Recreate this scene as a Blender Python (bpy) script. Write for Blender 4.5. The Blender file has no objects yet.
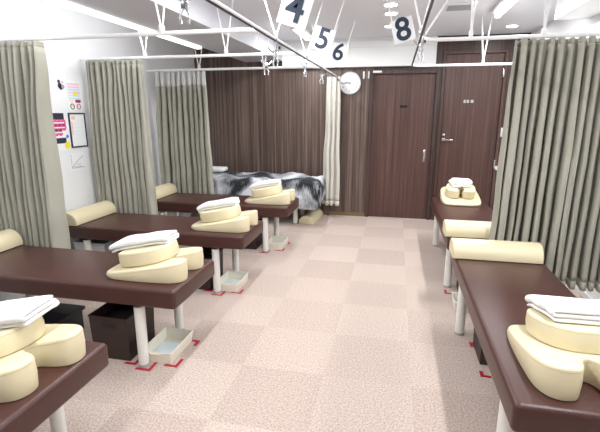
import bpy, bmesh, math, random
from mathutils import Vector, Matrix, noise
S = bpy.context.scene
COL = S.collection
PI = math.pi

# ------------------------------------------------------------------ camera, world, lights, exposure
F, VX, HY, CAMZ = 430.0, 397.0, 113.0, 1.5
pitch = math.atan((216 - HY) / F)
yaw = math.atan((VX - 300) / (F / math.cos(pitch)))
cd = bpy.data.cameras.new('camera'); cam = bpy.data.objects.new('camera', cd); COL.objects.link(cam)
cd.sensor_fit = 'HORIZONTAL'; cd.sensor_width = 36.0; cd.lens = F / 600 * 36.0; cd.clip_start = 0.05
cam.location = (0, 0, CAMZ); cam.rotation_euler = (PI / 2 - pitch, 0, yaw)
S.camera = cam

w = bpy.data.worlds.new('world'); S.world = w; w.use_nodes = True
w.node_tree.nodes['Background'].inputs[0].default_value = (0.95, 0.97, 1.0, 1)
w.node_tree.nodes['Background'].inputs[1].default_value = 0.22

S.view_settings.view_transform = 'Standard'; S.view_settings.look = 'None'
S.view_settings.gamma = 1.0; S.view_settings.use_curve_mapping = False
S.view_settings.exposure = -0.30

def area(name, loc, sx, sy, power, color=(0.97, 0.985, 1.0), rot=(0, 0, 0)):
    l = bpy.data.lights.new(name, 'AREA'); l.shape = 'RECTANGLE'; l.size = sx; l.size_y = sy
    l.energy = power; l.color = color
    o = bpy.data.objects.new(name, l); COL.objects.link(o); o.location = loc; o.rotation_euler = rot
    return o
TUBES_AND_FILL = [(0.92, 4.25, 1.25, 44), (0.92, 1.6, 1.25, 44), (-1.18, 5.42, 0.8, 26), (-1.0, 2.9, 1.25, 34), (-1.0, 0.9, 1.25, 44), (-0.1, -0.8, 1.25, 22)]  # first and third are in view; the others are unseen, added for light
for x, y, l, p in TUBES_AND_FILL: area('tube_and_fill_light', (x, y, 2.40), 0.09, l, p)
area('wash_light', (-2.28, 2.4, 2.19), 0.05, 3.8, 16, rot=(0, 1.25, 0))
DOWN = [(-0.105, 4.38), (-0.107, 4.75), (-0.127, 5.41), (1.24, 5.70), (-0.98, 3.95)]
for x, y in DOWN: area('spot_light', (x, y, 2.455), 0.08, 0.08, 5)

# ------------------------------------------------------------------ materials
def nt(name):
    m = bpy.data.materials.new(name); m.use_nodes = True
    n = m.node_tree.nodes; return m, n, m.node_tree.links, n['Principled BSDF']
def mat(name, col, rough=0.5, metal=0.0, bump=0.0, bscale=200.0, var=0.0, vscale=8.0, spec=None, emit=0, trans=0.0, stretch=None, sheen=0):
    m, n, L, b = nt(name)
    b.inputs['Base Color'].default_value = (*col, 1); b.inputs['Roughness'].default_value = rough
    b.inputs['Metallic'].default_value = metal
    if spec is not None: b.inputs['Specular IOR Level'].default_value = spec
    if sheen: b.inputs['Sheen Weight'].default_value = sheen
    if emit:
        b.inputs['Emission Color'].default_value = (1, 1, 1, 1); b.inputs['Emission Strength'].default_value = emit
    tc = n.new('ShaderNodeTexCoord')
    src = tc.outputs['Object']
    if stretch:
        mp = n.new('ShaderNodeMapping'); mp.inputs['Scale'].default_value = stretch
        L.new(src, mp.inputs[0]); src = mp.outputs[0]
    if var:
        t = n.new('ShaderNodeTexNoise'); t.inputs['Scale'].default_value = vscale; t.inputs['Detail'].default_value = 4
        r = n.new('ShaderNodeValToRGB')
        r.color_ramp.elements[0].position = .3; r.color_ramp.elements[1].position = .7
        r.color_ramp.elements[0].color = (*[c * (1 - var) for c in col], 1)
        r.color_ramp.elements[1].color = (*[min(1, c * (1 + var)) for c in col], 1)
        L.new(src, t.inputs['Vector']); L.new(t.outputs['Fac'], r.inputs[0]); L.new(r.outputs[0], b.inputs['Base Color'])
    if bump:
        t = n.new('ShaderNodeTexNoise'); t.inputs['Scale'].default_value = bscale; t.inputs['Detail'].default_value = 3
        p = n.new('ShaderNodeBump'); p.inputs['Strength'].default_value = bump; p.inputs['Distance'].default_value = 0.003
        L.new(src, t.inputs['Vector']); L.new(t.outputs['Fac'], p.inputs['Height']); L.new(p.outputs[0], b.inputs['Normal'])
    if trans:
        o = n['Material Output']; tr = n.new('ShaderNodeBsdfTranslucent'); mx = n.new('ShaderNodeMixShader')
        tr.inputs[0].default_value = (*col, 1); mx.inputs[0].default_value = trans
        L.new(b.outputs[0], mx.inputs[1]); L.new(tr.outputs[0], mx.inputs[2]); L.new(mx.outputs[0], o.inputs[0])
    return m

def wood(name, dark, mid, light, sx=45.0, rough=0.42):
    m, n, L, b = nt(name)
    tc = n.new('ShaderNodeTexCoord'); mp = n.new('ShaderNodeMapping'); mp.inputs['Scale'].default_value = (sx, sx, 0.55)
    L.new(tc.outputs['Object'], mp.inputs[0])
    t = n.new('ShaderNodeTexNoise'); t.inputs['Scale'].default_value = 1.0; t.inputs['Detail'].default_value = 5; t.inputs['Roughness'].default_value = .7
    L.new(mp.outputs[0], t.inputs['Vector'])
    r = n.new('ShaderNodeValToRGB'); e = r.color_ramp.elements
    e[0].position = .33; e[0].color = (*dark, 1); e[1].position = .72; e[1].color = (*light, 1)
    k = e.new(.52); k.color = (*mid, 1)
    L.new(t.outputs['Fac'], r.inputs[0]); L.new(r.outputs[0], b.inputs['Base Color'])
    b.inputs['Roughness'].default_value = rough
    return m

def carpet():
    m, n, L, b = nt('carpet_tiles')
    tc = n.new('ShaderNodeTexCoord')
    mp = n.new('ShaderNodeMapping'); mp.inputs['Scale'].default_value = (2, 2, 2); mp.inputs['Location'].default_value = (0.69, -0.44, 0)
    L.new(tc.outputs['Object'], mp.inputs[0])
    fl = n.new('ShaderNodeVectorMath'); fl.operation = 'FLOOR'; L.new(mp.outputs[0], fl.inputs[0])
    wn = n.new('ShaderNodeTexWhiteNoise'); wn.noise_dimensions = '3D'
    sep = n.new('ShaderNodeSeparateXYZ'); L.new(fl.outputs[0], sep.inputs[0])
    cmb = n.new('ShaderNodeCombineXYZ'); L.new(sep.outputs[0], cmb.inputs[0]); L.new(sep.outputs[1], cmb.inputs[1])
    L.new(cmb.outputs[0], wn.inputs['Vector'])
    chk = n.new('ShaderNodeMath'); chk.operation = 'ADD'; L.new(sep.outputs[0], chk.inputs[0]); L.new(sep.outputs[1], chk.inputs[1])
    par = n.new('ShaderNodeMath'); par.operation = 'PINGPONG'; par.inputs[1].default_value = 1; L.new(chk.outputs[0], par.inputs[0])
    add = n.new('ShaderNodeMath'); add.operation = 'MULTIPLY_ADD'; add.inputs[1].default_value = .45
    L.new(wn.outputs['Value'], add.inputs[0]); 
    sc = n.new('ShaderNodeMath'); sc.operation = 'MULTIPLY'; sc.inputs[1].default_value = .55; L.new(par.outputs[0], sc.inputs[0])
    L.new(sc.outputs[0], add.inputs[2])
    mx = n.new('ShaderNodeMix'); mx.data_type = 'RGBA'
    mx.inputs[6].default_value = (0.515, 0.42, 0.372, 1); mx.inputs[7].default_value = (0.595, 0.495, 0.44, 1)
    L.new(add.outputs[0], mx.inputs[0])
    t = n.new('ShaderNodeTexNoise'); t.inputs['Scale'].default_value = 95; t.inputs['Detail'].default_value = 5; t.inputs['Roughness'].default_value = .75
    L.new(tc.outputs['Object'], t.inputs['Vector'])
    r = n.new('ShaderNodeValToRGB'); r.color_ramp.elements[0].position = .36; r.color_ramp.elements[1].position = .64
    r.color_ramp.elements[0].color = (.50, .46, .44, 1); r.color_ramp.elements[1].color = (1.28, 1.28, 1.28, 1)
    L.new(t.outputs['Fac'], r.inputs[0])
    mul = n.new('ShaderNodeMix'); mul.data_type = 'RGBA'; mul.blend_type = 'MULTIPLY'; mul.inputs[0].default_value = .75
    L.new(mx.outputs[2], mul.inputs[6]); L.new(r.outputs[0], mul.inputs[7])
    L.new(mul.outputs[2], b.inputs['Base Color']); b.inputs['Roughness'].default_value = .95; b.inputs['Specular IOR Level'].default_value = .1
    bp = n.new('ShaderNodeBump'); bp.inputs['Strength'].default_value = .5; bp.inputs['Distance'].default_value = .004
    L.new(t.outputs['Fac'], bp.inputs['Height']); L.new(bp.outputs[0], b.inputs['Normal'])
    return m

def fur():
    m, n, L, b = nt('grey_fur')
    tc = n.new('ShaderNodeTexCoord')
    t = n.new('ShaderNodeTexNoise'); t.inputs['Scale'].default_value = 2.3; t.inputs['Detail'].default_value = 2.5; t.inputs['Distortion'].default_value = .9
    L.new(tc.outputs['Object'], t.inputs['Vector'])
    mp = n.new('ShaderNodeMapping'); mp.inputs['Scale'].default_value = (70, 30, 16); L.new(tc.outputs['Object'], mp.inputs[0])
    t2 = n.new('ShaderNodeTexNoise'); t2.inputs['Scale'].default_value = 1; t2.inputs['Detail'].default_value = 3; L.new(mp.outputs[0], t2.inputs['Vector'])
    ad = n.new('ShaderNodeMath'); ad.operation = 'MULTIPLY_ADD'; ad.inputs[1].default_value = .22; L.new(t2.outputs['Fac'], ad.inputs[0]); L.new(t.outputs['Fac'], ad.inputs[2])
    r = n.new('ShaderNodeValToRGB'); e = r.color_ramp.elements
    e[0].position = .48; e[0].color = (.02, .022, .027, 1); e[1].position = .70; e[1].color = (.66, .68, .71, 1)
    k = e.new(.57); k.color = (.26, .275, .30, 1)
    L.new(ad.outputs[0], r.inputs[0]); L.new(r.outputs[0], b.inputs['Base Color']); b.inputs['Roughness'].default_value = .9
    bp = n.new('ShaderNodeBump'); bp.inputs['Strength'].default_value = .8; bp.inputs['Distance'].default_value = .01
    L.new(t2.outputs['Fac'], bp.inputs['Height']); L.new(bp.outputs[0], b.inputs['Normal'])
    return m

M = dict(
    carpet=carpet(), fur=fur(),
    wall=mat('white_wall', (.86, .87, .88), .7, bump=.05, bscale=60),
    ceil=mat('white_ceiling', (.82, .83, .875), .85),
    soffit=mat('shade_grey_soffit', (.56, .56, .60), .85),  # darker than the bulkhead, putting the underside's shade into the colour
    bulk=mat('white_bulkhead', (.88, .90, .90), .8),
    panel=wood('dark_wood_panel', (.050, .031, .025), (.120, .079, .064), (.255, .19, .158), 42),
    frame=wood('dark_wood_frame', (.030, .017, .015), (.058, .033, .028), (.11, .068, .058), 38),
    door=wood('red_brown_wood_door', (.056, .026, .021), (.096, .046, .037), (.15, .082, .067), 30),
    slit=mat('gap_shade_and_sign_black', (.01, .009, .009), .8),  # black for the painted shadow gap and the door's sign plate
    base=mat('brown_baseboard', (.20, .13, .07), .5),
    leather=mat('brown_vinyl', (.066, .025, .020), .36, bump=.25, bscale=140, var=.10, vscale=5, spec=.45),
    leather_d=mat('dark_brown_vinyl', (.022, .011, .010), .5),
    cream=mat('cream_vinyl', (.735, .65, .435), .42, bump=.06, bscale=90, var=.04, vscale=6),
    seam=mat('cream_seam', (.62, .54, .35), .5),
    towel=mat('white_towel', (.90, .90, .91), .95, bump=.5, bscale=260, spec=.1),
    leg=mat('ivory_painted_metal', (.80, .79, .74), .35),
    glide=mat('grey_rubber', (.42, .40, .38), .7),
    curtain=mat('olive_grey_curtain', (.40, .39, .328), .85, bump=.15, bscale=300, var=.07, vscale=3, trans=.03, spec=.2),
    mesh=mat('white_net', (.86, .86, .84), .9, trans=.4),
    cream_curtain=mat('ivory_curtain', (.74, .71, .64), .85, trans=.2, var=.05, vscale=4),
    rail=mat('white_rail', (.90, .91, .92), .35),
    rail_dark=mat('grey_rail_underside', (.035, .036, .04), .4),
    chrome=mat('chrome', (.62, .63, .65), .18, metal=1.0),
    black=mat('black_plastic', (.012, .012, .014), .45),
    navy=mat('black_navy_lid', (.012, .014, .022), .4),
    crate=mat('dark_brown_plastic', (.034, .018, .014), .5, var=.1, vscale=20),
    tray=mat('ivory_plastic', (.84, .81, .70), .4),
    paper=mat('pale_blue_sheet', (.66, .74, .76), .8, var=.06, vscale=12),
    red=mat('red_tape', (.40, .010, .03), .5),
    card=mat('white_card', (.90, .91, .92), .35),
    ink=mat('navy_ink', (.018, .033, .065), .5),
    lamp=mat('lamp_glow', (1, 1, 1), .5, emit=9),
    strip=mat('strip_glow', (1, 1, 1), .5, emit=5),
    clock=mat('clock_face_white', (.86, .87, .89), .4),
    clockrim=mat('clock_rim_grey', (.55, .57, .60), .25),
    grid=mat('grey_grille', (.42, .42, .44), .6),
    white=mat('white_plastic', (.85, .85, .84), .4),
    greybox=mat('pale_grey_plastic', (.62, .63, .66), .45, var=.06, vscale=18),
    pink=mat('pink_print', (.80, .10, .30), .6), blue=mat('blue_print', (.05, .22, .62), .6), yel=mat('yellow_print', (.88, .78, .05), .6),
    lpink=mat('pale_pink_print', (.86, .60, .70), .6), lblue=mat('pale_blue_print', (.62, .76, .90), .6), lyel=mat('pale_yellow_print', (.92, .82, .50), .6),
    maroon=mat('maroon_print', (.33, .03, .12), .6), orange=mat('salmon_print', (.90, .52, .38), .6), greyink=mat('grey_ink', (.33, .35, .40), .6),
    darkp=mat('dark_print', (.03, .03, .06), .5),
)

# ------------------------------------------------------------------ helpers
def obj(name, bm, m, parent=None, smooth=True, loc=None):
    bmesh.ops.recalc_face_normals(bm, faces=bm.faces[:])
    me = bpy.data.meshes.new(name); bm.to_mesh(me); bm.free()
    me.materials.append(m)
    if smooth:
        me.polygons.foreach_set('use_smooth', [True] * len(me.polygons))
        try: me.set_sharp_from_angle(angle=math.radians(38))
        except Exception: pass
    o = bpy.data.objects.new(name, me); COL.objects.link(o)
    if parent: o.parent = parent
    if loc: o.location = loc
    return o
def thing(name, label, cat, loc=(0, 0, 0), rz=0, group=None):
    o = bpy.data.objects.new(name, None); COL.objects.link(o); o.empty_display_size = .05
    o.location = loc; o.rotation_euler = (0, 0, rz)
    return tag(o, label, cat, group)
def tag(o, label, cat, group=None):
    o['label'] = label; o['category'] = cat
    if group: o['group'] = group
    return o
def struct(name, bm, m, smooth=False):
    o = obj(name, bm, m, smooth=smooth); o['kind'] = 'structure'; return o
def dup(root, loc, rz=0, label=None):
    r = root.copy(); COL.objects.link(r); r.location = loc; r.rotation_euler = (0, 0, rz)
    if label: r['label'] = label
    for ch in list(root.children):
        c = ch.copy(); COL.objects.link(c); c.parent = r
        for g in list(ch.children):
            d = g.copy(); COL.objects.link(d); d.parent = c
    return r
def BM(): return bmesh.new()
def box(bm, x0, x1, y0, y1, z0, z1, bev=0, seg=2, mx=None):
    r = bmesh.ops.create_cube(bm, size=1)
    vs = r['verts']
    for v in vs:
        v.co = Vector(((x0 + x1) / 2 + v.co.x * (x1 - x0), (y0 + y1) / 2 + v.co.y * (y1 - y0), (z0 + z1) / 2 + v.co.z * (z1 - z0)))
    es = list({e for v in vs for e in v.link_edges})
    if bev:
        q = bmesh.ops.bevel(bm, geom=es, offset=bev, segments=seg, profile=.5, affect='EDGES')
        vs = list({v for f in q['faces'] for v in f.verts} | {v for v in vs if v.is_valid})
    if mx is not None:
        for v in vs: v.co = mx @ v.co
    return bm
def cyl(bm, c, r, h, axis='z', n=20, r2=None):
    m = Matrix.Translation(c)
    if axis == 'x': m = m @ Matrix.Rotation(PI / 2, 4, 'Y')
    if axis == 'y': m = m @ Matrix.Rotation(-PI / 2, 4, 'X')
    bmesh.ops.create_cone(bm, cap_ends=True, segments=n, radius1=r, radius2=r if r2 is None else r2, depth=h, matrix=m)
    return bm
def tube(bm, pts, r, n=8, cap=True, closed=False):
    P = [Vector(p) for p in pts]; rings = []; N = len(P)
    prev = None
    for i, p in enumerate(P):
        if closed: d = P[(i + 1) % N] - P[i - 1]
        else: d = P[min(i + 1, N - 1)] - P[max(i - 1, 0)]
        d.normalize()
        if prev is None:
            a = d.orthogonal().normalized()
        else:
            a = (prev - d * prev.dot(d))
            a = a.normalized() if a.length > 1e-6 else d.orthogonal().normalized()
        prev = a; b = d.cross(a)
        rings.append([bm.verts.new(p + (a * math.cos(2 * PI * k / n) + b * math.sin(2 * PI * k / n)) * r) for k in range(n)])
    for i in range(N if closed else N - 1):
        A, B = rings[i], rings[(i + 1) % N]
        for k in range(n):
            bm.faces.new((A[k], A[(k + 1) % n], B[(k + 1) % n], B[k]))
    if cap and not closed:
        bm.faces.new(rings[0]); bm.faces.new(rings[-1][::-1])
    return bm
def smooth_closed(pts, k=6):
    out = []; N = len(pts)
    for i in range(N):
        p0, p1, p2, p3 = [Vector(pts[(i + j - 1) % N]) for j in range(4)]
        for t in range(k):
            u = t / k
            out.append(.5 * ((2 * p1) + (-p0 + p2) * u + (2 * p0 - 5 * p1 + 4 * p2 - p3) * u * u + (-p0 + 3 * p1 - 3 * p2 + p3) * u ** 3))
    return out
def inset(poly, d):
    N = len(poly); out = []
    for i in range(N):
        t = (poly[(i + 1) % N] - poly[i - 1]).normalized()
        out.append(poly[i] + Vector((-t.y, t.x)) * d)
    return out
def prism(bm, poly, zb, zt, rb=.006, rt=.018, flip=1):
    """a padded slab: outline poly (ccw 2-D), zb/zt functions of (x, y), softly rounded edges"""
    rings = []
    prof = [(rb, 0, 0), (rb * .3, 0, rb * .35), (0, 0, rb * 1.2), (-.003, .5, 0), (0, 1, -rt), (rt * .12, 1, -rt * .55), (rt * .45, 1, -rt * .18), (rt, 1, -rt * .02), (rt * 2, 1, 0)]
    for d, f, dz in prof:
        q = inset(poly, d); ring = []
        for p, p0 in zip(q, poly):
            a, b = zb(p0.x, p0.y), zt(p0.x, p0.y)
            ring.append(bm.verts.new((p.x, p.y, a + (b - a) * f + dz)))
        rings.append(ring)
    N = len(poly)
    for A, B in zip(rings, rings[1:]):
        for k in range(N): bm.faces.new((A[k], A[(k + 1) % N], B[(k + 1) % N], B[k]))
    f1 = bm.faces.new(rings[0][::-1]); f2 = bm.faces.new(rings[-1])
    bmesh.ops.triangulate(bm, faces=[f1, f2])
    return bm
def text_mesh(name, s, size, m, parent, loc, rot, ext=.001, bold=0, sx=1.0):
    cu = bpy.data.curves.new(name, 'FONT'); cu.body = s; cu.size = size; cu.extrude = ext; cu.offset = bold
    cu.align_x = 'CENTER'; cu.align_y = 'CENTER'
    t = bpy.data.objects.new(name + '_tmp', cu)
    me = bpy.data.meshes.new_from_object(t)
    bpy.data.objects.remove(t); bpy.data.curves.remove(cu)
    me.materials.clear(); me.materials.append(m); me.name = name
    o = bpy.data.objects.new(name, me); COL.objects.link(o); o.parent = parent; o.location = loc; o.rotation_euler = rot; o.scale = (sx, 1, 1)
    return o

# ------------------------------------------------------------------ the room
XL, XR, YB, YF, ZC = -3.0, 1.6, 6.3, -1.6, 2.48
struct('floor', box(BM(), XL - .1, XR + .1, YF, YB + .1, -.1, 0), M['carpet'])
struct('ceiling', box(BM(), XL - .1, XR + .1, YF, YB + .1, ZC, ZC + .1), M['ceil'])
struct('wall_left', box(BM(), XL - .1, XL, YF, YB + .1, 0, ZC), M['wall'])
struct('wall_right', box(BM(), XR, XR + .1, YF, YB + .1, 0, ZC), M['wall'])
D1 = (-.345, .49, 2.02); D2 = (.60, 1.325, 2.255)
bm = BM()
box(bm, XL, D1[0], YB, YB + .1, 0, ZC)
struct('wall_back', bm, M['panel'])
bm = BM(); box(bm, D1[0], D1[1], YB, YB + .1, D1[2], ZC); box(bm, D1[1], D2[0], YB, YB + .1, 0, ZC)
box(bm, D2[0], D2[1], YB, YB + .1, D2[2], ZC); box(bm, D2[1], XR, YB, YB + .1, 0, ZC)
struct('wall_back_entrance', bm, M['frame'])
# ceiling beams and the bulkhead over the back wall
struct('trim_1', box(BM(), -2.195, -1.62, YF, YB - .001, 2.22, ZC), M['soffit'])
struct('trim_2', box(BM(), -1.62, .467, YB - .09, YB - .001, 2.115, ZC), M['bulk'])
struct('trim_3', box(BM(), 1.32, XR, YF, 4.5, 2.30, ZC), M['bulk'])
struct('trim_4', box(BM(), -1.62, .467, YB - .12, YB - .09, 2.365, 2.44, .004), M['bulk'])
struct('trim_gap_shade', box(BM(), .467, XR, YB - .02, YB - .001, 2.425, ZC), M['slit'])  # black strip painting in the shadow gap below the ceiling
struct('baseboard_back', box(BM(), XL, D1[0] - .05, YB - .012, YB - .0005, 0, .055, .003), M['base'])
struct('baseboard_left', box(BM(), XL + .0005, XL + .012, YF, YB, 0, .06, .003), M['white'])
struct('baseboard_right', box(BM(), XR - .012, XR - .0005, YF, YB, 0, .06, .003), M['white'])
# trim round the doors
bm = BM(); box(bm, D1[0] - .05, D1[0], YB - .025, YB - .001, 0, D1[2] + .05, .004); box(bm, D1[1], D1[1] + .04, YB - .025, YB - .001, 0, D1[2] + .05, .004)
box(bm, D1[0], D1[1], YB - .025, YB - .001, D1[2], D1[2] + .05, .004); struct('trim_6', bm, M['frame'])
bm = BM(); box(bm, D2[0] - .035, D2[0], YB - .025, YB - .001, 0, D2[2] + .035, .004); box(bm, D2[1], D2[1] + .035, YB - .025, YB - .001, 0, D2[2] + .035, .004)
box(bm, D2[0], D2[1], YB - .025, YB - .001, D2[2], D2[2] + .035, .004); struct('trim_7', bm, M['door'])
d1 = struct('door_1', box(BM(), D1[0], D1[1], YB + .02, YB + .06, 0, D1[2]), M['door'])
bm = BM(); box(bm, .385, .415, YB + .008, YB + .02, .83, 1.0, .004); obj('pull', bm, M['chrome'], d1)
bm = BM(); box(bm, .035, .135, YB + .012, YB + .02, 1.575, 1.605, .002); obj('sign_plate', bm, M['slit'], d1)
bm = BM(); cyl(bm, (.205, YB + .015, 1.592), .011, .012, 'y'); obj('peephole', bm, M['chrome'], d1)
d2 = struct('door_2', box(BM(), D2[0] + .006, D2[1] - .006, YB + .004, YB + .05, 0.005, D2[2] - .006), M['door'])
bm = BM(); box(bm, .60 + .02, .60 + .06, YB - .008, YB + .006, 1.125, 1.165, .003); lk = obj('door_handle', bm, M['chrome'], d2)
bm = BM(); tube(bm, [(.64, YB - .005, 1.145), (.64, YB - .05, 1.145), (.66, YB - .06, 1.145), (.755, YB - .06, 1.14)], .009, 10); obj('lever', bm, M['chrome'], lk)
bm = BM(); box(bm, .625, .66, YB - .006, YB + .006, 1.19, 1.225, .003); obj('thumb_lock', bm, M['chrome'], d2)
for z in (.78, 1.95):
    bm = BM(); box(bm, D2[1] - .012, D2[1] + .01, YB - .03, YB + .006, z, z + .1, .003); obj('hinge', bm, M['chrome'], d2)
bm = BM()
for x, ww in ((.865, .03), (.905, .03), (.955, .035)):
    for k in range(3): box(bm, x, x + ww, YB - .001, YB + .0045, 1.635 + k * .014, 1.641 + k * .014)
    box(bm, x + ww * .4, x + ww * .55, YB - .001, YB + .0045, 1.633, 1.67)
obj('sign_lettering', bm, M['white'], d2)

# ------------------------------------------------------------------ ceiling fittings
def tube_lamp(x, y, l, label):
    t = thing('ceiling_tube_lamp', label, 'lamp', (x, y, ZC), 0, 'tube lamps on the ceiling')
    obj('housing', box(BM(), -.075, .075, -l / 2 - .03, l / 2 + .03, -.028, 0, .006), M['white'], t)
    bm = BM(); cyl(bm, (0, 0, -.045), .026, l, 'y', 16); obj('tube', bm, M['lamp'], t)
    for s in (-1, 1): obj('end_cap', box(BM(), -.03, .03, s * (l / 2 + .012) - .012, s * (l / 2 + .012) + .012, -.072, -.02, .004), M['white'], t)
    return t
tube_lamp(TUBES_AND_FILL[0][0], TUBES_AND_FILL[0][1], TUBES_AND_FILL[0][2], 'white ceiling tube lamp beside the air vent, above the right-hand beds')
tube_lamp(TUBES_AND_FILL[2][0], TUBES_AND_FILL[2][1], TUBES_AND_FILL[2][2], 'short white tube lamp on the ceiling just below the number 4 card')
tube_lamp(TUBES_AND_FILL[3][0], TUBES_AND_FILL[3][1], TUBES_AND_FILL[3][2], 'unseen ceiling tube lamp, added for light above the left aisle rail, nearer than the number 4 card')  # out of view, added as one more light source
dl_lab = ['round recessed ceiling downlight, topmost of the row of three above the number 8 card',
          'round recessed ceiling downlight, middle of the row of three beside the number 8 card',
          'round recessed ceiling downlight partly hidden by the number 8 card',
          'round recessed ceiling downlight in front of the lever-handled door',
          'round recessed ceiling downlight left of the number 4 card, cut by the top frame edge']
for (x, y), lab in zip(DOWN, dl_lab):
    t = thing('downlight', lab, 'lamp', (x, y, ZC), 0, 'recessed ceiling downlights')
    bm = BM(); cyl(bm, (0, 0, -.006), .072, .012, 'z', 28); obj('trim_ring', bm, M['white'], t)
    bm = BM(); cyl(bm, (0, 0, -.014), .058, .006, 'z', 28); obj('lens', bm, M['lamp'], t)
t = thing('air_vent', 'grey slatted air vent in the ceiling above the right-hand beds', 'vent', (.53, 4.62, ZC))
obj('vent_frame', box(BM(), -.14, .14, -.12, .12, -.012, 0, .003), M['ceil'], t)
bm = BM()
for k in range(9): box(bm, -.115, .115, -.095 + k * .023, -.085 + k * .023, -.02, -.008)
obj('grille', bm, M['grid'], t)
t = tag(obj('strip_light', box(BM(), -2.225, -2.17, .5, 4.75, 2.195, 2.219, .004), M['strip']), 'long white light strip along the shaded ceiling beam over the left wall', 'lamp')

# ------------------------------------------------------------------ curtain rails
ZR = 2.0; XA = -.85; XQ = .13
def arc_end(x0, x1, y, toward, r=.14):
    """straight run in x from x0 to x1 then a quarter bend toward +y/-y"""
    s = 1 if x1 > x0 else -1
    pts = [(x0, y, ZR), ((x0 + x1) / 2, y, ZR), (x1 - s * r, y, ZR)]
    for k in range(1, 7):
        a = k / 6 * PI / 2
        pts.append((x1 - s * r + s * r * math.sin(a), y + toward * (r - r * math.cos(a)), ZR))
    return pts
def rail_run(name, pts, label, hangers, dark=False):
    t = thing(name, label, 'curtain rail', (pts[0][0], pts[0][1], 0), 0, 'white ceiling-hung curtain rails')
    ox, oy = pts[0][0], pts[0][1]
    P = [(p[0] - ox, p[1] - oy, p[2]) for p in pts]
    bm = BM(); tube(bm, P, .011 if dark else .014, 10); obj('track', bm, M['rail'], t)
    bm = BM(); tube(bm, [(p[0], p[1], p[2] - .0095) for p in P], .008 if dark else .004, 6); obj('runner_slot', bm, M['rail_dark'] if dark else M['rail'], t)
    for hx, hy, sp, ax in hangers:
        
        for s in (-1, 1):
            d = (s * sp, 0) if ax == 'x' else (0, s * sp)
            x1, y1 = hx + d[0], hy + d[1]
            z1 = 2.22 if -2.195 < x1 < -1.62 else (2.30 if (x1 > 1.32 and y1 < 4.5) else ZC)
            bm = BM(); tube(bm, [(hx - ox, hy - oy, ZR + .01), (x1 - ox, y1 - oy, z1)], .0065, 8); obj('hanger_rod', bm, M['rail'], t)
        bm = BM(); box(bm, hx - ox - .012, hx - ox + .012, hy - oy - .02, hy - oy + .02, ZR + .008, ZR + .05, .004); obj('clamp', bm, M['rail'], t)
    return t
rail_run('curtain_rail', [(XA, -1.4, ZR), (XA, 2, ZR), (XA, 6.0, ZR), (XA, YB - .01, ZR)], 'long curtain rail running down the left side of the aisle to the clock wall',
         [(XA, 1.9, .14, 'x'), (XA, 3.1, .15, 'x'), (XA, 4.15, .15, 'x'), (XA, 5.2, .15, 'x')], True)
for y, lab in ((1.63, 'crosswise curtain rail nearest the camera on the left, with the chrome clip hanging'),
               (2.72, 'crosswise white rail on the left carrying the nearest left curtain'),
               (3.82, 'crosswise white rail on the left carrying the middle left curtain'),
               (4.97, 'crosswise white rail on the left carrying the farthest left olive curtain')):
    rail_run('curtain_rail', arc_end(XL + .005, XA, y, 1), lab, [(-2.31, y, .095, 'x'), (-1.51, y, .085, 'x')] if y > 2 else [(-2.31, y, .085, 'x')])
rail_run('curtain_rail', arc_end(XR - .005, XQ, 3.35, -1), 'crosswise white rail carrying the large right-hand curtain', [(.47, 3.35, .02, 'x'), (.93, 3.35, .03, 'x')])
rail_run('curtain_rail', arc_end(XR - .005, XQ, 5.1, -1), 'crosswise white rail in front of the lever-handled door', [(.86, 5.1, .05, 'x')])
rail_run('curtain_rail', [(XQ, -1.4, ZR), (XQ, 2, ZR), (XQ, 5.0, ZR)], 'long curtain rail running down the right side of the aisle', [(XQ, 3.1, .13, 'x'), (XQ, 1.4, .13, 'x')], True)
# braces from the aisle rails up to the ceiling
def brace(a, b, label):
    bm = BM(); tube(bm, [a, b], .007, 8)
    return tag(obj('ceiling_brace', bm, M['rail']), label, 'rod', 'slanted white braces of the curtain rails')
brace((XQ + .02, 3.38, ZR + .015), (.43, 3.6, ZC), 'slanted white rod rising right from the bend of the right aisle rail')

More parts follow.
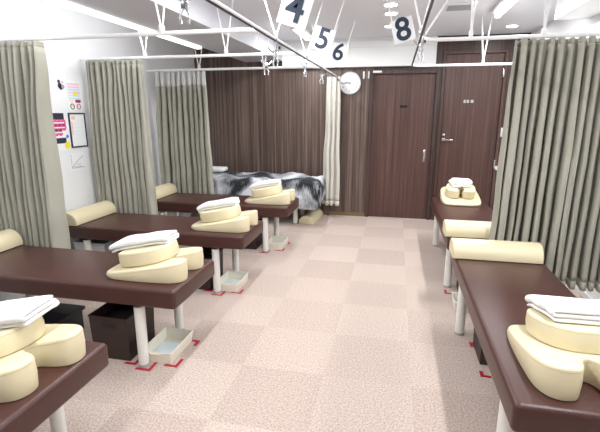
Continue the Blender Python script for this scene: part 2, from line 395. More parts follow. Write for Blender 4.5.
# ------------------------------------------------------------------ curtains
def curtain(name, label, x0, x1, y, zb, folds, amp, seed, m, head=None, xt0=None, xt1=None, hooks=8, bunch=0, sway=.0, group='olive grey treatment curtains'):
    rnd = random.Random(seed)
    xt0 = x0 if xt0 is None else xt0; xt1 = x1 if xt1 is None else xt1
    t = thing(name, label, 'curtain', ((x0 + x1) / 2, y, 0), 0, group)
    cx = (x0 + x1) / 2
    ztop = ZR - .018
    nu, nv = folds * 14, 34
    ph = [rnd.uniform(-.9, .9) for _ in range(folds * 2 + 4)]
    am = [rnd.uniform(.55, 1.25) for _ in range(folds * 2 + 4)]
    dr = [rnd.uniform(-.8, .8) for _ in range(folds * 2 + 4)]
    def lerp(a, i): k = int(i); f = i - k; f = f * f * (3 - 2 * f); return a[k] * (1 - f) + a[min(k + 1, len(a) - 1)] * f
    def pt(u, v):
        i = u * folds
        ww = .5 + .5 * min(1, v * 2.2)                      # folds open out below the heading
        a = i * 2 * PI + lerp(ph, i) + lerp(dr, i) * v * 1.3
        pinch = math.sin(a)
        yy = amp * lerp(am, i) * ww * (pinch + .15 * math.sin(2 * a + 3 * v + lerp(ph, i) * 2))
        xx = (xt0 + (xt1 - xt0) * u) * (1 - v) + (x0 + (x1 - x0) * u) * v
        xx -= min(.30 * amp, .17 * (x1 - x0) / folds) * ww * math.sin(2 * a) * 1.4 * lerp(am, i)
        n1 = noise.noise(Vector((u * folds * .8, v * 5 + seed, seed * 1.7)))
        yy += .012 * n1 + sway * v * v
        yy = .10 * math.tanh(yy / .10)                          # folds stay clear of the beds on either side
        xx += .010 * n1
        return (xx - cx, yy, ztop - (ztop - zb) * v + .006 * math.sin(a) * (1 if v > .97 else 0))
    def sheet(v0, v1, n):
        bm = BM(); G = [[bm.verts.new(pt(i / nu, v0 + (v1 - v0) * j / n)) for i in range(nu + 1)] for j in range(n + 1)]
        for j in range(n):
            for i in range(nu): bm.faces.new((G[j][i], G[j][i + 1], G[j + 1][i + 1], G[j + 1][i]))
        return bm
    def mk(nm, bm, mm):
        o = obj(nm, bm, mm, t)
        s = o.modifiers.new('thickness', 'SOLIDIFY'); s.thickness = .003
        return o
    h = (head or 0.035)
    hv = h / (ztop - zb)
    mk('header', sheet(0, hv, 5), M['mesh'] if head else m)
    mk('drape', sheet(hv, .965, nv), m)
    mk('hem', sheet(.965, 1, 2), m)
    for k in range(hooks):
        u = (k + .5) / hooks
        x = xt0 + (xt1 - xt0) * u - cx
        bm = BM(); tube(bm, [(x, 0, ZR - .012), (x, 0, ztop), (x + .004, .004, ztop - .015)], .004, 6); obj('curtain_hook', bm, M['rail'], t)
    return t
curtain('bed_curtain', 'nearest left olive curtain, behind the bed with the dark crate, at the left frame edge', -2.985, -2.485, 2.72, .28, 10, .11, 3, M['curtain'], xt0=-2.985, xt1=-2.44, hooks=8)
curtain('bed_curtain', 'middle left olive curtain, right of the wall posters', -2.965, -2.325, 3.83, .28, 11, .088, 11, M['curtain'], xt0=-2.955, xt1=-2.36, hooks=9)
curtain('bed_curtain', 'farthest left olive curtain, against the dark wood wall, with a white net heading', -2.93, -2.20, 4.985, .28, 10, .072, 23, M['curtain'], head=.17, xt0=-2.90, xt1=-2.24, hooks=9)
curtain('bed_curtain', 'large olive curtain between the two right-hand beds', .735, 1.585, 3.35, .245, 14, .085, 41, M['curtain'], xt0=.765, xt1=1.585, hooks=13)
curtain('ivory_curtain', 'narrow ivory curtain gathered beside the wall clock', -1.0, -.76, 6.12, .19, 3, .035, 5, M['cream_curtain'], xt0=-.95, xt1=-.77, hooks=3, group='ivory curtains')

# ------------------------------------------------------------------ number cards above the aisle
def number_card(n, x, y, z, tilt, sz, gl, arm):
    t = thing('number_card', 'white hanging card with a dark blue number ' + n, 'sign', (x, y, z), 0, 'numbered bed cards')
    t.rotation_euler = (0, tilt, 0)
    obj('card', box(BM(), -sz * .47, sz * .47, -.002, .002, -sz * .5, sz * .5, .001, 1), M['card'], t)
    text_mesh('numeral', n, gl, M['ink'], t, (0, -.0045, 0), (PI / 2, 0, 0), .0012, .004)
    zz = (ZC - z) / math.cos(tilt)
    bm = BM(); tube(bm, [(sz * .38 * arm, .004, -sz * .5), (sz * .38 * arm, .004, zz - sz * .38 * abs(math.sin(tilt)) * 1.0)], .005, 8); obj('hanging_rod', bm, M['rail'], t)
    return t
number_card('4', -.625, 2.72, 2.105, math.radians(18.5), .20, .235, 1)
number_card('5', -.64, 3.81, 2.10, math.radians(18.5), .185, .235, 1)
number_card('6', -.65, 4.9, 2.135, math.radians(17), .185, .25, 1)
number_card('8', .013, 3.35, 2.07, math.radians(-15), .16, .215, -1)

# ------------------------------------------------------------------ clips hanging on the rails
def clip(loc, rz, label, s=1.0, first=[None]):
    if first[0] is None:
        t = thing('hanging_clip', label, 'clip', loc, rz, 'chrome clips hanging from the rails')
        bm = BM()
        pts = [(0, .018 * math.cos(a), .018 * math.sin(a) + .0) for a in [math.radians(q) for q in range(-60, 211, 30)]]
        tube(bm, pts + [(0, -.012, -.05), (0, 0, -.065)], .0032, 8); obj('hook', bm, M['chrome'], t)
        bm = BM(); box(bm, -.012, .012, -.006, .006, -.10, -.06, .003); obj('clip_body', bm, M['chrome'], t)
        for q in (-1, 1):
            bm = BM(); tube(bm, [(q * .006, 0, -.075), (q * .028, .01, -.062), (q * .04, .014, -.045)], .004, 8); tube(bm, [(q * .004, 0, -.095), (q * .016, 0, -.12), (q * .012, 0, -.145)], .0045, 8)
            obj('jaw', bm, M['chrome'], t)
        bm = BM(); cyl(bm, (.04, .014, -.043), .007, .014); obj('grip_tip', bm, M['black'], t)
        first[0] = t
    else: t = dup(first[0], loc, rz, label)
    t.scale = (s, s, s); return t
clip((-.805, 1.63, ZR - .003), .5, 'chrome clip hanging in front of the shaded beam, upper left', 1.15)
clip((XA, 3.07, ZR), .9, 'chrome clip on the left aisle rail at the first crosswise bend, left of card 4', 1.25)
clip((-1.14, 3.82, ZR), .2, 'chrome clip hanging on the crosswise rail of the middle left curtain', 1.2)
clip((XA, 4.1, ZR), 1.2, 'chrome clip on the left aisle rail below the number 4 card', 1.2)
clip((XA, 5.0, ZR), .4, 'chrome clip on the left aisle rail beside the ivory curtain', 1.25)
clip((XQ, 3.02, ZR), .8, 'chrome clip on the right aisle rail, beside the number 8 card', 1.2)

# ------------------------------------------------------------------ treatment beds
BW, BL = .57, 1.77
def make_bed():
    t = thing('treatment_bed', '', 'bed', (0, 0, 0), 0, 'brown treatment beds')
    m = BM(); box(m, -BL, 0, 0, BW, .413, .53, .022, 4)
    obj('mattress', m, M['leather'], t)
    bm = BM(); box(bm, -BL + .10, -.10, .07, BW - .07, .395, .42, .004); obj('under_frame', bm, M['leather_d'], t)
    for x in (-.268, -BL + .268):
        for y in (.06, BW - .06):
            bm = BM(); cyl(bm, (x, y, .205), .0315, .375, 'z', 24); lg = obj('leg', bm, M['leg'], t)
            bm = BM(); cyl(bm, (x, y, .008), .033, .016, 'z', 24); obj('foot_cap', bm, M['glide'], lg)
    return t
XFT = -1.165
bed0 = make_bed()
bed0.location = (XFT, 2.03, 0); bed0['label'] = 'brown treatment bed on the left with dark storage crate under it, second from the camera'
LEFT_Y = {'a': .91, 'b': 2.03, 'c': 3.155, 'd': 4.31}
dup(bed0, (XFT - .015, LEFT_Y['a'], 0), 0, 'brown treatment bed in the near left corner, cut off by the frame')
dup(bed0, (XFT, LEFT_Y['c'], 0), 0, 'brown treatment bed on the left between the nearest and the middle left curtain')
dup(bed0, (XFT + .085, LEFT_Y['d'], 0), 0, 'brown treatment bed on the left right in front of the fur-covered bed')
dup(bed0, (-1.04, 5.60, 0), 0, 'treatment bed under the grey fur blanket by the back wall')
R8 = (.442, 1.405); R7 = (.45, 5.27)
dup(bed0, (R8[0], R8[1], 0), -PI / 2, 'large brown treatment bed in the near right corner')           # foot toward the camera
dup(bed0, (R7[0] + BW, R7[1], 0), PI / 2, 'far right brown treatment bed beyond the right curtain')

# ------------------------------------------------------------------ cushions and towels
SL = .188
def slope_top(u): return .027 + max(0, (u + .265)) * SL
LOW = [(-.258, 0), (-.254, .10), (-.232, .165), (-.17, .196), (-.05, .203), (.08, .200), (.19, .190), (.248, .160), (.266, .115), (.254, .070), (.21, .044), (.155, .026), (.132, 0)]
LOW = LOW + [(x, -y) for x, y in LOW[1:-1]][::-1]
UPP = [(.165, 0), (.152, .075), (.105, .130), (.02, .158), (-.08, .158), (-.150, .135), (-.172, .095), (-.170, .042), (-.145, .018), (-.09, .013), (-.05, 0)]
UPP = UPP + [(x, -y) for x, y in UPP[1:-1]][::-1]
def ccw(p):
    a = sum(p[i].x * p[(i + 1) % len(p)].y - p[(i + 1) % len(p)].x * p[i].y for i in range(len(p)))
    return p if a > 0 else p[::-1]
LOWP = ccw(smooth_closed(LOW, 5)); UPPP = [p * .95 for p in ccw(smooth_closed(UPP, 5))]
TH = .088
def make_low():
    t = thing('wedge_cushion', '', 'cushion', (0, 0, 0), 0, 'lower cream wedge cushions')
    obj('pad', prism(BM(), LOWP, lambda x, y: 0, lambda x, y: slope_top(x), .006, .011), M['cream'], t)
    q = inset(LOWP, .001)
    bm = BM(); tube(bm, [(p.x, p.y, max(.012, slope_top(p.x) - .014)) for p in q], .0022, 6, closed=True); obj('piping', bm, M['seam'], t)
    for x in (-.02, .12):
        for s in (-1, 1):
            bm = BM(); cyl(bm, (x, s * (.2035 if x < 0 else .1975), slope_top(x) * .5), .005, .006, 'y', 10); obj('eyelet', bm, M['seam'], t)
    return t
def make_upp():
    t = thing('neck_cushion', '', 'cushion', (0, 0, 0), 0, 'upper cream horseshoe cushions')
    obj('pad', prism(BM(), UPPP, lambda x, y: 0, lambda x, y: TH, .007, .010), M['cream'], t)
    q = inset(UPPP, .001)
    bm = BM(); tube(bm, [(p.x, p.y, TH - .013) for p in q], .0020, 6, closed=True); obj('piping', bm, M['seam'], t)
    for s in (-1, 1):
        bm = BM(); cyl(bm, (-.03, s * .1505, TH * .5), .0045, .006, 'y', 10); obj('eyelet', bm, M['seam'], t)
    return t
def make_towel(L, W, seed, droop=.0, th=.0155):
    """a towel folded in three: serpentine section in y, long axis x"""
    rnd = random.Random(seed)
    path = []
    g = th * 1.25
    for k in range(9): path.append((-W / 2 + W * k / 8, 0))
    for k in range(1, 6): a = -PI / 2 + PI * k / 6; path.append((W / 2 + g / 2 * math.cos(a), g / 2 + g / 2 * math.sin(a)))
    for k in range(9): path.append((W / 2 - W * .97 * k / 8, g))
    for k in range(1, 6): a = -PI / 2 - PI * k / 6; path.append((W / 2 - W * .97 + g / 2 * math.cos(a), g * 1.5 + g / 2 * math.sin(a)))
    for k in range(9): path.append((W / 2 - W * .97 + W * .95 * k / 8, g * 2))
    nx = 16; bm = BM(); G = []
    for i in range(nx + 1):
        u = i / nx; row = []
        for (y, z) in path:
            x = (u - .5) * L + .008 * noise.noise(Vector((y * 14, z * 60, seed)))
            zz = z + .010 * noise.noise(Vector((u * 4 + seed, y * 7, 1.3))) 
            e = abs(u - .5) * 2
            zz -= droop * max(0, e - .55) ** 2 * (1 if u < .5 else .35) * 5
            row.append(bm.verts.new((x, y + .006 * noise.noise(Vector((u * 5, z * 40, seed + 4))), zz)))
        G.append(row)
    for i in range(nx):
        for j in range(len(path) - 1): bm.faces.new((G[i][j], G[i + 1][j], G[i + 1][j + 1], G[i][j + 1]))
    return bm
def towel(loc, rot, L, W, label, seed=1, droop=.02):
    o = tag(obj('folded_towel', make_towel(L, W, seed, droop), M['towel']), label, 'towel', 'folded white towels')
    s = o.modifiers.new('thickness', 'SOLIDIFY'); s.thickness = .0175; s.offset = 0
    q = o.modifiers.new('soft', 'SUBSURF'); q.levels = 1; q.render_levels = 1
    o.location = loc; o.rotation_euler = rot; return o
low0 = make_low(); upp0 = make_upp(); first = [True]
TILT = math.atan(SL)
def place_set(x, y, rz, lab, du=-.008, dv=0, twist=0.0, flip=0):
    """x, y: centre of the lower cushion on the mattress; local +x points to the foot of the bed"""
    z = .531
    R = Matrix.Rotation(rz, 4, 'Z')
    if first[0]:
        lo, up = low0, upp0; lo.location = (x, y, z); lo.rotation_euler = (0, 0, rz); first[0] = False
    else:
        lo = dup(low0, (x, y, z), rz); up = dup(upp0, (0, 0, 0))
    lo['label'] = 'cream wedge cushion with two lobes ' + lab
    up['label'] = 'cream horseshoe cushion stacked on the wedge ' + lab
    off = R @ Vector((du, dv, 0))
    up.location = (x + off.x, y + off.y, z + slope_top(du) + .004)
    up.rotation_euler = (Matrix.Rotation(rz, 3, 'Z') @ Matrix.Rotation(-TILT, 3, 'Y') @ Matrix.Rotation(twist, 3, 'Z')).to_euler()
    return R
def towel_on(x, y, rz, du, dv, L, W, twist, seed, label, lift=.0, tl=None, droop=.02):
    R = Matrix.Rotation(rz, 4, 'Z'); o = R @ Vector((du, dv, 0))
    tl = TILT if tl is None else tl
    z = .531 + slope_top(du) + .004 + TH / math.cos(TILT) + .012 + lift
    e = (Matrix.Rotation(rz, 3, 'Z') @ Matrix.Rotation(-tl, 3, 'Y') @ Matrix.Rotation(twist, 3, 'Z')).to_euler()
    return towel((x + o.x, y + o.y, z), e, L, W, label, seed, droop)
cx = -1.445
sets = [(cx + .002, LEFT_Y['b'] + .285, 'on the bed with the storage crate underneath', 'on the cushions of the bed with the storage crate'),
        (cx - .025, LEFT_Y['a'] + .315, 'in the near left corner', 'in the near left corner, cut by the frame'),
        (cx + .010, LEFT_Y['c'] + .285, 'between nearest and middle left curtains', 'on the cushions between the nearest and middle left curtains'),
        (cx + .085, LEFT_Y['d'] + .285, 'right in front of the fur blanket', 'on the cushions right in front of the fur blanket')]
for i, (x, y, lab, tl) in enumerate(sets):
    place_set(x, y + (.012 if i == 1 else 0), -.10 if i == 1 else 0, lab, twist=(0, .05, -.06, .08)[i])
    towel_on(x, y, 0, (-.08, -.04, -.06, -.05)[i], .03, (.40, .42, .35, .34)[i], (.15, .19, .15, .15)[i], (.06, .16, .12, .1)[i], 3 + i, 'folded white towel ' + tl, droop=.02)
xr, yr = .725, 1.725
place_set(xr, yr, -PI / 2, 'in the near right corner', du=-.055, dv=.02, twist=.08)
towel_on(xr, yr, -PI / 2, -.135, .105, .29, .42, .07, 9, 'folded white towel in the near right corner, cut by the frame', droop=.012)
x7, y7 = .735, 5.01
place_set(x7, y7, PI / 2, 'on the far bed by the lever-handled door', du=.035, twist=-.05)
towel_on(x7, y7, PI / 2, .045, 0, .17, .19, .1, 12, 'folded white towel on the far bed by the lever-handled door', tl=.1, lift=.01)

def make_bolster():
    t = thing('half_round_bolster', '', 'bolster', (0, 0, 0), 0, 'cream half-round bolsters')
    L, r, h = .572, .105, .115
    bm = BM(); A = []
    prof = [(-r, .004), (-r * 1.0, .02)] + [(-r * math.cos(a), .02 + (h - .02) * math.sin(a)) for a in [PI * k / 16 for k in range(1, 16)]] + [(r, .02), (r, .004), (r * .95, 0), (-r * .95, 0)]
    for x, s in ((-L / 2, .93), (-L / 2 + .004, .985), (-L / 2 + .012, 1), (L / 2 - .012, 1), (L / 2 - .004, .985), (L / 2, .93)):
        A.append([bm.verts.new((x, p[0] * s, p[1] * s + (1 - s) * .04)) for p in prof])
    n = len(prof)
    for P, Q in zip(A, A[1:]):
        for k in range(n): bm.faces.new((P[k], P[(k + 1) % n], Q[(k + 1) % n], Q[k]))
    bm.faces.new(A[0][::-1]); bm.faces.new(A[-1])
    obj('pad', bm, M['cream'], t)
    for s in (-1, 1):
        bm = BM(); tube(bm, [(s * (L / 2 - .006), p[0] * .995, p[1] * .995) for p in prof], .002, 6, closed=True); obj('piping', bm, M['seam'], t)
    return t
bol = make_bolster(); bol.location = (XFT - BL + .115, LEFT_Y['b'] + .285, .531); bol.rotation_euler = (0, 0, PI / 2)
bol['label'] = 'cream half-round bolster cut by the left frame edge, below the nearest curtain'
dup(bol, (XFT - BL + .125, LEFT_Y['c'] + .285, .531), PI / 2, 'cream half-round bolster between the nearest and middle left curtains')
dup(bol, (XFT - BL + .18, LEFT_Y['d'] + .285, .531), PI / 2, 'cream half-round bolster between the middle and farthest left curtains')
dup(bol, (R8[0] + .264, 3.06, .531), 0, 'cream half-round bolster on the near right bed, in front of the right curtain')
dup(bol, (R7[0] + .262, 3.61, .531), 0, 'cream half-round bolster on the far right bed, partly hidden by the right curtain')
dup(bol, (-1.135, 5.945, .0), PI / 2 - .08, 'cream half-round bolster lying on the carpet below the fur blanket')

# ------------------------------------------------------------------ fur blanket
def blanket():
    x0, x1, y0, y1 = -2.86, -1.04, 5.60, 6.02
    prof = []
    for k in range(9): prof.append((y0 - .045 - .02 * math.sin(k * .5), .20 + .325 * k / 8))
    prof += [(y0 - .035, .552), (y0 - .01, .57)]
    for k in range(1, 15): prof.append((y0 + (y1 - y0 + .05) * k / 14, .575))
    bm = BM(); G = []
    nx = 64
    for i in range(nx + 1):
        u = i / nx; row = []
        for j, (y, z) in enumerate(prof):
            x = x0 + (x1 + .04 - x0) * min(1, u / .86)
            zz = z; yy = y
            if u > .86:                                         # hangs over the foot end
                v = (u - .86) / .14
                x = x1 + .04 + .03 * math.sin(min(1, v * 3) * PI / 2)
                if j >= 9: zz = z - .015 - v * .30 * (1 - .35 * (j - 9) / 15)
                else: yy = y - .01
                if j < 9: zz = min(z, .56 - .02)
            n = noise.noise(Vector((x * 4, y * 5, z * 5)))
            n2 = noise.noise(Vector((x * 11, y * 11, z * 11 + 3)))
            if j >= 9 and u <= .9: zz += .045 * (n + .55) + .018 * n2 + .03 * max(0, (y - y0) / .6)
            if j < 9: zz += (.06 * noise.noise(Vector((x * 2.2, 1, 5))) + .05) * (1 - j / 9); yy -= .03 * (abs(n) + .3) * (1 - j / 10) + .004
            row.append(bm.verts.new((x + .012 * n2, min(yy + .012 * n, 6.27), zz)))
        G.append(row)
    for i in range(nx):
        for j in range(len(prof) - 1): bm.faces.new((G[i][j], G[i + 1][j], G[i + 1][j + 1], G[i][j + 1]))
    o = tag(obj('fur_blanket', bm, M['fur']), 'shaggy grey and black fur blanket covering the bed by the back wall', 'blanket')
    s = o.modifiers.new('thickness', 'SOLIDIFY'); s.thickness = .02; s.offset = 1
    q = o.modifiers.new('soft', 'SUBSURF'); q.levels = 1; q.render_levels = 1
blanket()
o = tag(obj('white_pillow', box(BM(), -.16, .16, -.12, .12, 0, .06, .028, 4), M['towel'], loc=(-2.58, 5.92, .665)), 'small white pillow on the fur blanket at the left end of the back bed', 'pillow')

# ------------------------------------------------------------------ storage under the beds
def open_box(bm, w, d, h, t, taper=0.0):
    def ring(x, y, z): return [bm.verts.new(p) for p in ((-x, -y, z), (x, -y, z), (x, y, z), (-x, y, z))]
    a, b = w / 2, d / 2
    R = [ring(a - taper, b - taper, 0), ring(a, b, h), ring(a - t, b - t, h), ring(a - taper - t, b - taper - t, t)]
    for P, Q in zip(R, R[1:]):
        for k in range(4): bm.faces.new((P[k], P[(k + 1) % 4], Q[(k + 1) % 4], Q[k]))
    bm.faces.new(R[0][::-1]); bm.faces.new(R[-1])
    return bm
def make_crate(w, d, h):
    t = thing('storage_crate', '', 'crate', (0, 0, 0), 0, 'dark storage crates under the beds')
    obj('bin', open_box(BM(), w, d, h, .006, .008), M['crate'], t)
    bm = BM(); tube(bm, [(-w / 2, -d / 2, h), (w / 2, -d / 2, h), (w / 2, d / 2, h), (-w / 2, d / 2, h)], .006, 6, closed=True); obj('rim', bm, M['crate'], t)
    for s in (-1, 1):
        bm = BM(); box(bm, -.045, .045, s * (d / 2 - .001) - .003, s * (d / 2 - .001) + .003, h - .075, h - .045, .002); obj('grip_slot', bm, M['black'], t)
    bm = BM(); box(bm, -w / 2 + .02, w / 2 - .02, -d / 2 + .02, d / 2 - .02, .01, h - .05, .01); obj('dark_interior', bm, M['black'], t)  # black block put in to stand for the crate's dark interior
    return t
cr = make_crate(.265, .30, .285); cr.location = (-1.665, 2.25, 0); cr['label'] = 'open dark brown storage crate beside the leg of the second left bed'
dup(cr, (-1.632, 3.38, 0), 0, 'dark storage crate under the bed between the nearest and middle left curtains')
dup(cr, (-1.60, 4.56, 0), 0, 'dark storage crate under the bed right in front of the fur blanket')
dup(cr, (.715, 2.66, 0), PI / 2, 'dark brown storage crate under the near right bed')
dup(cr, (.735, 3.66, 0), PI / 2, 'dark storage crate under the near end of the far right bed')
dup(cr, (.735, 4.58, 0), PI / 2, 'dark storage crate under the far end of the far right bed')
t = thing('lidded_box', 'black lidded box under the second left bed, left of the open crate', 'box', (-2.36, 2.245, 0))
bm = BM(); box(bm, -.26, .26, -.16, .16, 0, .15, .008); obj('body', bm, M['black'], t)
bm = BM(); box(bm, -.275, .275, -.175, .175, .15, .178, .008)
box(bm, -.255, .255, .02, .03, .177, .181); obj('lid', bm, M['navy'], t)
t = thing('grey_basket', 'pale grey plastic basket under the bed between the nearest and middle left curtains', 'basket', (-2.70, 3.42, 0))
obj('bin', open_box(BM(), .32, .30, .34, .006, .02), M['greybox'], t)
bm = BM(); tube(bm, [(-.16, -.15, .34), (.16, -.15, .34), (.16, .15, .34), (-.16, .15, .34)], .007, 6, closed=True); obj('rim', bm, M['greybox'], t)
o = tag(obj('black_pouch', box(BM(), -.11, .11, -.10, .10, 0, .31, .03, 3), M['black'], loc=(-2.39, 3.42, 0)), 'black bag standing right of the pale grey basket', 'bag')
for k, x in enumerate((-2.60, -2.42)):
    bm = BM(); cyl(bm, (0, 0, .18), .05, .36, 'z', 20, .06)
    tag(obj('white_bin', bm, M['white'], loc=(x, 4.62, 0)), ('small white bin left of its twin, under the bed in front of the fur blanket', 'small white bin right of its twin, under the bed in front of the fur blanket')[k], 'bin', 'small white bins')

def make_tray():
    t = thing('storage_tray', '', 'tray', (0, 0, 0), 0, 'ivory trays under the foot ends')
    w, d, h = .20, .30, .075
    bm = open_box(BM(), w, d, h, .005, .008); obj('bin', bm, M['tray'], t)
    bm = BM(); tube(bm, [(-w / 2, -d / 2, h), (-.045, -d / 2, h), (-.03, -d / 2, h - .012), (.03, -d / 2, h - .012), (.045, -d / 2, h), (w / 2, -d / 2, h), (w / 2, d / 2, h), (-w / 2, d / 2, h)], .0045, 6, closed=True); obj('rim', bm, M['tray'], t)
    bm = BM(); box(bm, -.03, .03, d / 2 - .008, d / 2 - .001, h - .035, h - .02, .002); obj('grip_slot', bm, M['white'], t)
    bm = BM(); box(bm, -w / 2 + .02, w / 2 - .02, -d / 2 + .02, d / 2 - .06, .006, .012, .001); obj('liner_sheet', bm, M['paper'], t)
    return t
tr = make_tray(); tr.location = (-1.37, 2.27, 0); tr['label'] = 'ivory tray with a pale blue sheet under the second left bed'
dup(tr, (-1.362, 3.385, 0), 0, 'ivory tray with pale blue sheet under the bed between nearest and middle left curtains')
dup(tr, (-1.285, 4.60, 0), 0, 'ivory tray under the bed right in front of the fur blanket')
dup(tr, (.66, 3.36, 0), PI / 2, 'ivory tray on the floor between the two right-hand beds')

# ------------------------------------------------------------------ red floor tape
def tape(x, y, sx, sy, label, l=.07, w=.021):
    bm = BM(); h = .0015
    pts = [(0, 0), (-sx * l, 0), (-sx * l, sy * w), (-sx * w, sy * w), (-sx * w, sy * l), (0, sy * l)]
    a = [bm.verts.new((p[0], p[1], 0)) for p in pts]; b = [bm.verts.new((p[0], p[1], h)) for p in pts]
    bm.faces.new(a[::-1]); bm.faces.new(b)
    for k in range(6): bm.faces.new((a[k], a[(k + 1) % 6], b[(k + 1) % 6], b[k]))
    return tag(obj('tape_mark', bm, M['red'], smooth=False, loc=(x, y, .0004)), label, 'floor tape', 'red tape corner marks')
tape(-1.365, 2.035, 1, 1, 'red tape corner at the leg of the bed with the storage crate', .10)
tape(-1.225, 2.105, 1, 1, 'red tape corner at the near corner of the ivory tray nearest the camera', .09)
tape(-1.222, 2.43, 1, -1, 'red tape corner at the far corner of the ivory tray nearest the camera')
tape(-1.485, 2.075, 1, 1, 'red tape corner at the front of the open storage crate', .08)
tape(-1.365, 3.15, 1, 1, 'red tape corner at the leg of the bed between nearest and middle left curtains', .10)
tape(-1.225, 3.225, 1, 1, 'red tape corner at the near corner of the second ivory tray', .09)
tape(-1.485, 3.215, 1, 1, 'red tape corner at the crate of the second bed row', .08)
tape(-1.31, 4.32, 1, 1, 'red tape corner at the leg of the bed in front of the fur blanket', .10)
tape(-1.165, 4.435, 1, 1, 'red tape corner at the near corner of the farthest left tray', .09)
tape(-1.16, 4.77, 1, -1, 'red tape corner at the far corner of the farthest left tray', .08)
tape(.475, 3.60, -1, 1, 'red tape corner at the near leg of the far right bed', .09)
tape(.55, 2.80, -1, -1, 'red tape corner beyond the crate under the near right bed', .06)
tape(.555, 2.40, -1, 1, 'red tape corner before the crate under the near right bed', .06)
tape(.53, 3.45, -1, 1, 'red tape corner at the tray between the right-hand beds', .06)

# ------------------------------------------------------------------ things on the walls
t = thing('wall_clock', 'round white wall clock on the dark wood wall beside the ivory curtain', 'clock', (-.663, YB, 1.905))
bm = BM(); cyl(bm, (0, -.018, 0), .152, .034, 'y', 48); obj('case', bm, M['clockrim'], t)
bm = BM(); cyl(bm, (0, -.036, 0), .139, .004, 'y', 48); obj('dial', bm, M['clock'], t)
bm = BM(); tube(bm, [(.146 * math.cos(2 * PI * k / 40), -.036, .146 * math.sin(2 * PI * k / 40)) for k in range(40)], .0075, 8, closed=True); obj('bezel', bm, M['clockrim'], t)
for k in range(1, 13):
    a = PI / 2 - k * PI / 6
    text_mesh('numeral', str(k), .036, M['greyink'], t, (.108 * math.cos(a), -.0385, .108 * math.sin(a)), (PI / 2, 0, 0), .0006, .0008)
bm = BM(); box(bm, -.12, .018, -.0425, -.0405, -.0035, .0035); obj('minute_hand', bm, M['ink'], t)
bm = BM(); box(bm, -.07, .015, -.0405, -.0390, -.0045, .0045, mx=Matrix.Rotation(.12, 4, 'Y')); obj('hour_hand', bm, M['ink'], t)
bm = BM(); cyl(bm, (0, -.042, 0), .009, .006, 'y', 16); obj('hand_hub', bm, M['ink'], t)
for k, x in enumerate((-.475, -.405)):
    t = thing('wall_hook', ('white wall hook nearer the clock', 'white wall hook nearer the left door')[k], 'hook', (x, YB, 2.0), 0, 'white hooks above the left door frame')
    obj('hook_plate', box(BM(), -.012, .012, -.008, -.0005, -.04, .06, .003), M['white'], t)
    bm = BM(); tube(bm, [(0, -.006, -.02), (0, -.03, -.035), (0, -.04, -.02), (0, -.04, -.005)], .006, 8); obj('prong', bm, M['white'], t)
t = tag(obj('small_plate', box(BM(), -.06, .06, -.006, 0, -.014, .014, .002), M['white'], loc=(-.29, YB - .0255, 2.05)), 'small white plate on the top of the left door frame', 'plate')
t = thing('light_switch', 'white light switch beside the lever-handled door', 'switch', (1.40, YB, 1.25))
obj('switch_plate', box(BM(), -.035, .035, -.009, -.0005, -.06, .06, .003), M['white'], t)
obj('rocker', box(BM(), -.016, .016, -.013, -.008, -.035, .035, .002), M['white'], t)
t = thing('soap_shelf', 'small white wall shelf beside the lever-handled door, half hidden by the right curtain', 'shelf', (1.42, YB, .77))
obj('shelf_board', box(BM(), -.09, .09, -.10, -.0005, -.02, .03, .012, 3), M['white'], t)
obj('bracket', box(BM(), -.015, .015, -.05, -.0005, -.07, -.018, .004), M['white'], t)

def wall_sheet(name, label, y0, y1, z0, z1, m, cat='poster', grp=None):
    t = thing(name, label, cat, (XL, (y0 + y1) / 2, (z0 + z1) / 2), 0, grp)
    a, b = (y1 - y0) / 2, (z1 - z0) / 2
    obj('sheet', box(BM(), .0008, .003, -a, a, -b, b), m, t)
    return t, a, b
def patch(t, nm, y0, y1, z0, z1, m, d=.0035):
    obj(nm, box(BM(), .0028, d, y0, y1, z0, z1), m, t)
t, a, b = wall_sheet('rainbow_poster', 'pale poster with pastel stripes and a yellow star, topmost on the left wall', 3.585, 3.765, 1.515, 1.795, M['card'])
for k, mm in enumerate(('lpink', 'lpink', 'lblue', 'lpink', 'lblue', 'lblue')): patch(t, 'stripe', -a * .9, a * .85, b * .9 - .026 * (k + 1), b * .9 - .026 * k - .009, M[mm])
bm = BM(); cyl(bm, (.004, .01, .022), .025, .002, 'x', 10); obj('star', bm, M['yel'], t)
patch(t, 'caption', -a * .85, -.015, -.058, -.035, M['lyel']); patch(t, 'caption', .005, a * .85, -.06, -.032, M['maroon'])
for q in (-1, 1):
    bm = BM(); tube(bm, [(.004, q * .042 + .024 * math.cos(2 * PI * k / 14), -.095 + .024 * math.sin(2 * PI * k / 14)) for k in range(14)], .004, 6, closed=True); obj('face_drawing', bm, (M['darkp'], M['maroon'])[q > 0], t)
patch(t, 'cheek', .03, .052, -.105, -.088, M['orange']); patch(t, 'cheek', -.05, -.03, -.1, -.085, M['orange'])
t, a, b = wall_sheet('pink_flyer', 'magenta, navy and yellow flyer partly behind the nearest left curtain', 3.36, 3.545, 1.165, 1.50, M['card'])
patch(t, 'navy_block', -a, a * .55, b - .06, b, M['darkp'])
for k in range(3):
    for q in range(3):
        if (k, q) != (2, 2): bm = BM(); cyl(bm, (.004, -a + .03 + q * .05, b - .085 - k * .045), .03, .002, 'x', 14); obj('pink_bubble', bm, M['pink'], t)
for k in range(3): patch(t, 'white_lettering', -a + .01, a * .5, b - .092 - k * .043, b - .082 - k * .043, M['card'], .0056)
bm = BM(); cyl(bm, (.004, a - .025, -.045), .016, .002, 'x', 16); obj('blue_dot', bm, M['blue'], t)
patch(t, 'navy_block', -a * .8, a * .55, -.105, -.055, M['darkp'])
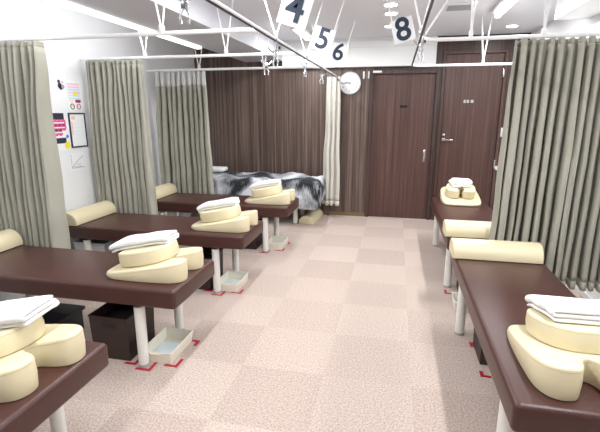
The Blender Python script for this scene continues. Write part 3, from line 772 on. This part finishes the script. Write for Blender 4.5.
bm = BM(); cyl(bm, (.004, a - .035, -.125), .034, .002, 'x', 18); obj('yellow_dot', bm, M['yel'], t)
t = thing('framed_notice', 'white notice in a thin black frame on the left wall', 'frame', (XL, 3.668, 1.34))
obj('notice_sheet', box(BM(), .001, .006, -.098, .098, -.15, .15), M['card'], t)
for nm, q in (('frame_side', (-.11, -.098, -.162, .162)), ('frame_side', (.098, .11, -.162, .162)), ('frame_side', (-.098, .098, -.162, -.15)), ('frame_side', (-.098, .098, .15, .162))):
    obj(nm, box(BM(), .001, .014, *q, .002), M['darkp'], t)
patch(t, 'heading', -.075, -.03, .10, .13, M['orange'], .0075); patch(t, 'side_text', -.08, -.068, -.04, .08, M['orange'], .0075)
for k in range(4): patch(t, 'text_line', -.05, .07, .06 - k * .035, .062 - k * .035, M['lblue'], .0075)
t, a, b = wall_sheet('graph_sheet', 'white sheet with a rising hand-drawn curve, below the framed notice', 3.50, 3.735, .96, 1.13, M['card'])
bm = BM(); tube(bm, [(.004, -.075 + .15 * k / 12, -.055 + .1 * (k / 12) ** .7) for k in range(13)], .0022, 6); obj('curve_line', bm, M['greyink'], t)
bm = BM(); tube(bm, [(.004, -.085, .07), (.004, -.085, -.06), (.004, .09, -.06)], .0016, 6); obj('axis_line', bm, M['greyink'], t)
for k in range(3): patch(t, 'scribble', -.08 + k * .03, .05 + k * .01, -.05 - k * .006, -.047 - k * .006, M['greyink'], .004)
patch(t, 'scribble', -.02, .04, -.03, -.026, M['greyink'], .004)
t, a, b = wall_sheet('dark_sticker', 'small dark bird-shaped sticker high on the left wall', 3.475, 3.555, 1.70, 1.83, M['wall'], 'sticker')
bm = BM(); cyl(bm, (.004, -.012, -.025), .026, .002, 'x', 14); cyl(bm, (.004, -.02, .012), .016, .002, 'x', 12); cyl(bm, (.004, .0, -.04), .02, .002, 'x', 12); obj('bird_shape', bm, M['darkp'], t)
bm = BM(); cyl(bm, (.005, .022, -.032), .019, .003, 'x', 14); obj('grey_shape', bm, M['greyink'], t)
patch(t, 'pink_mark', .016, .026, .0, .018, M['pink'], .005)
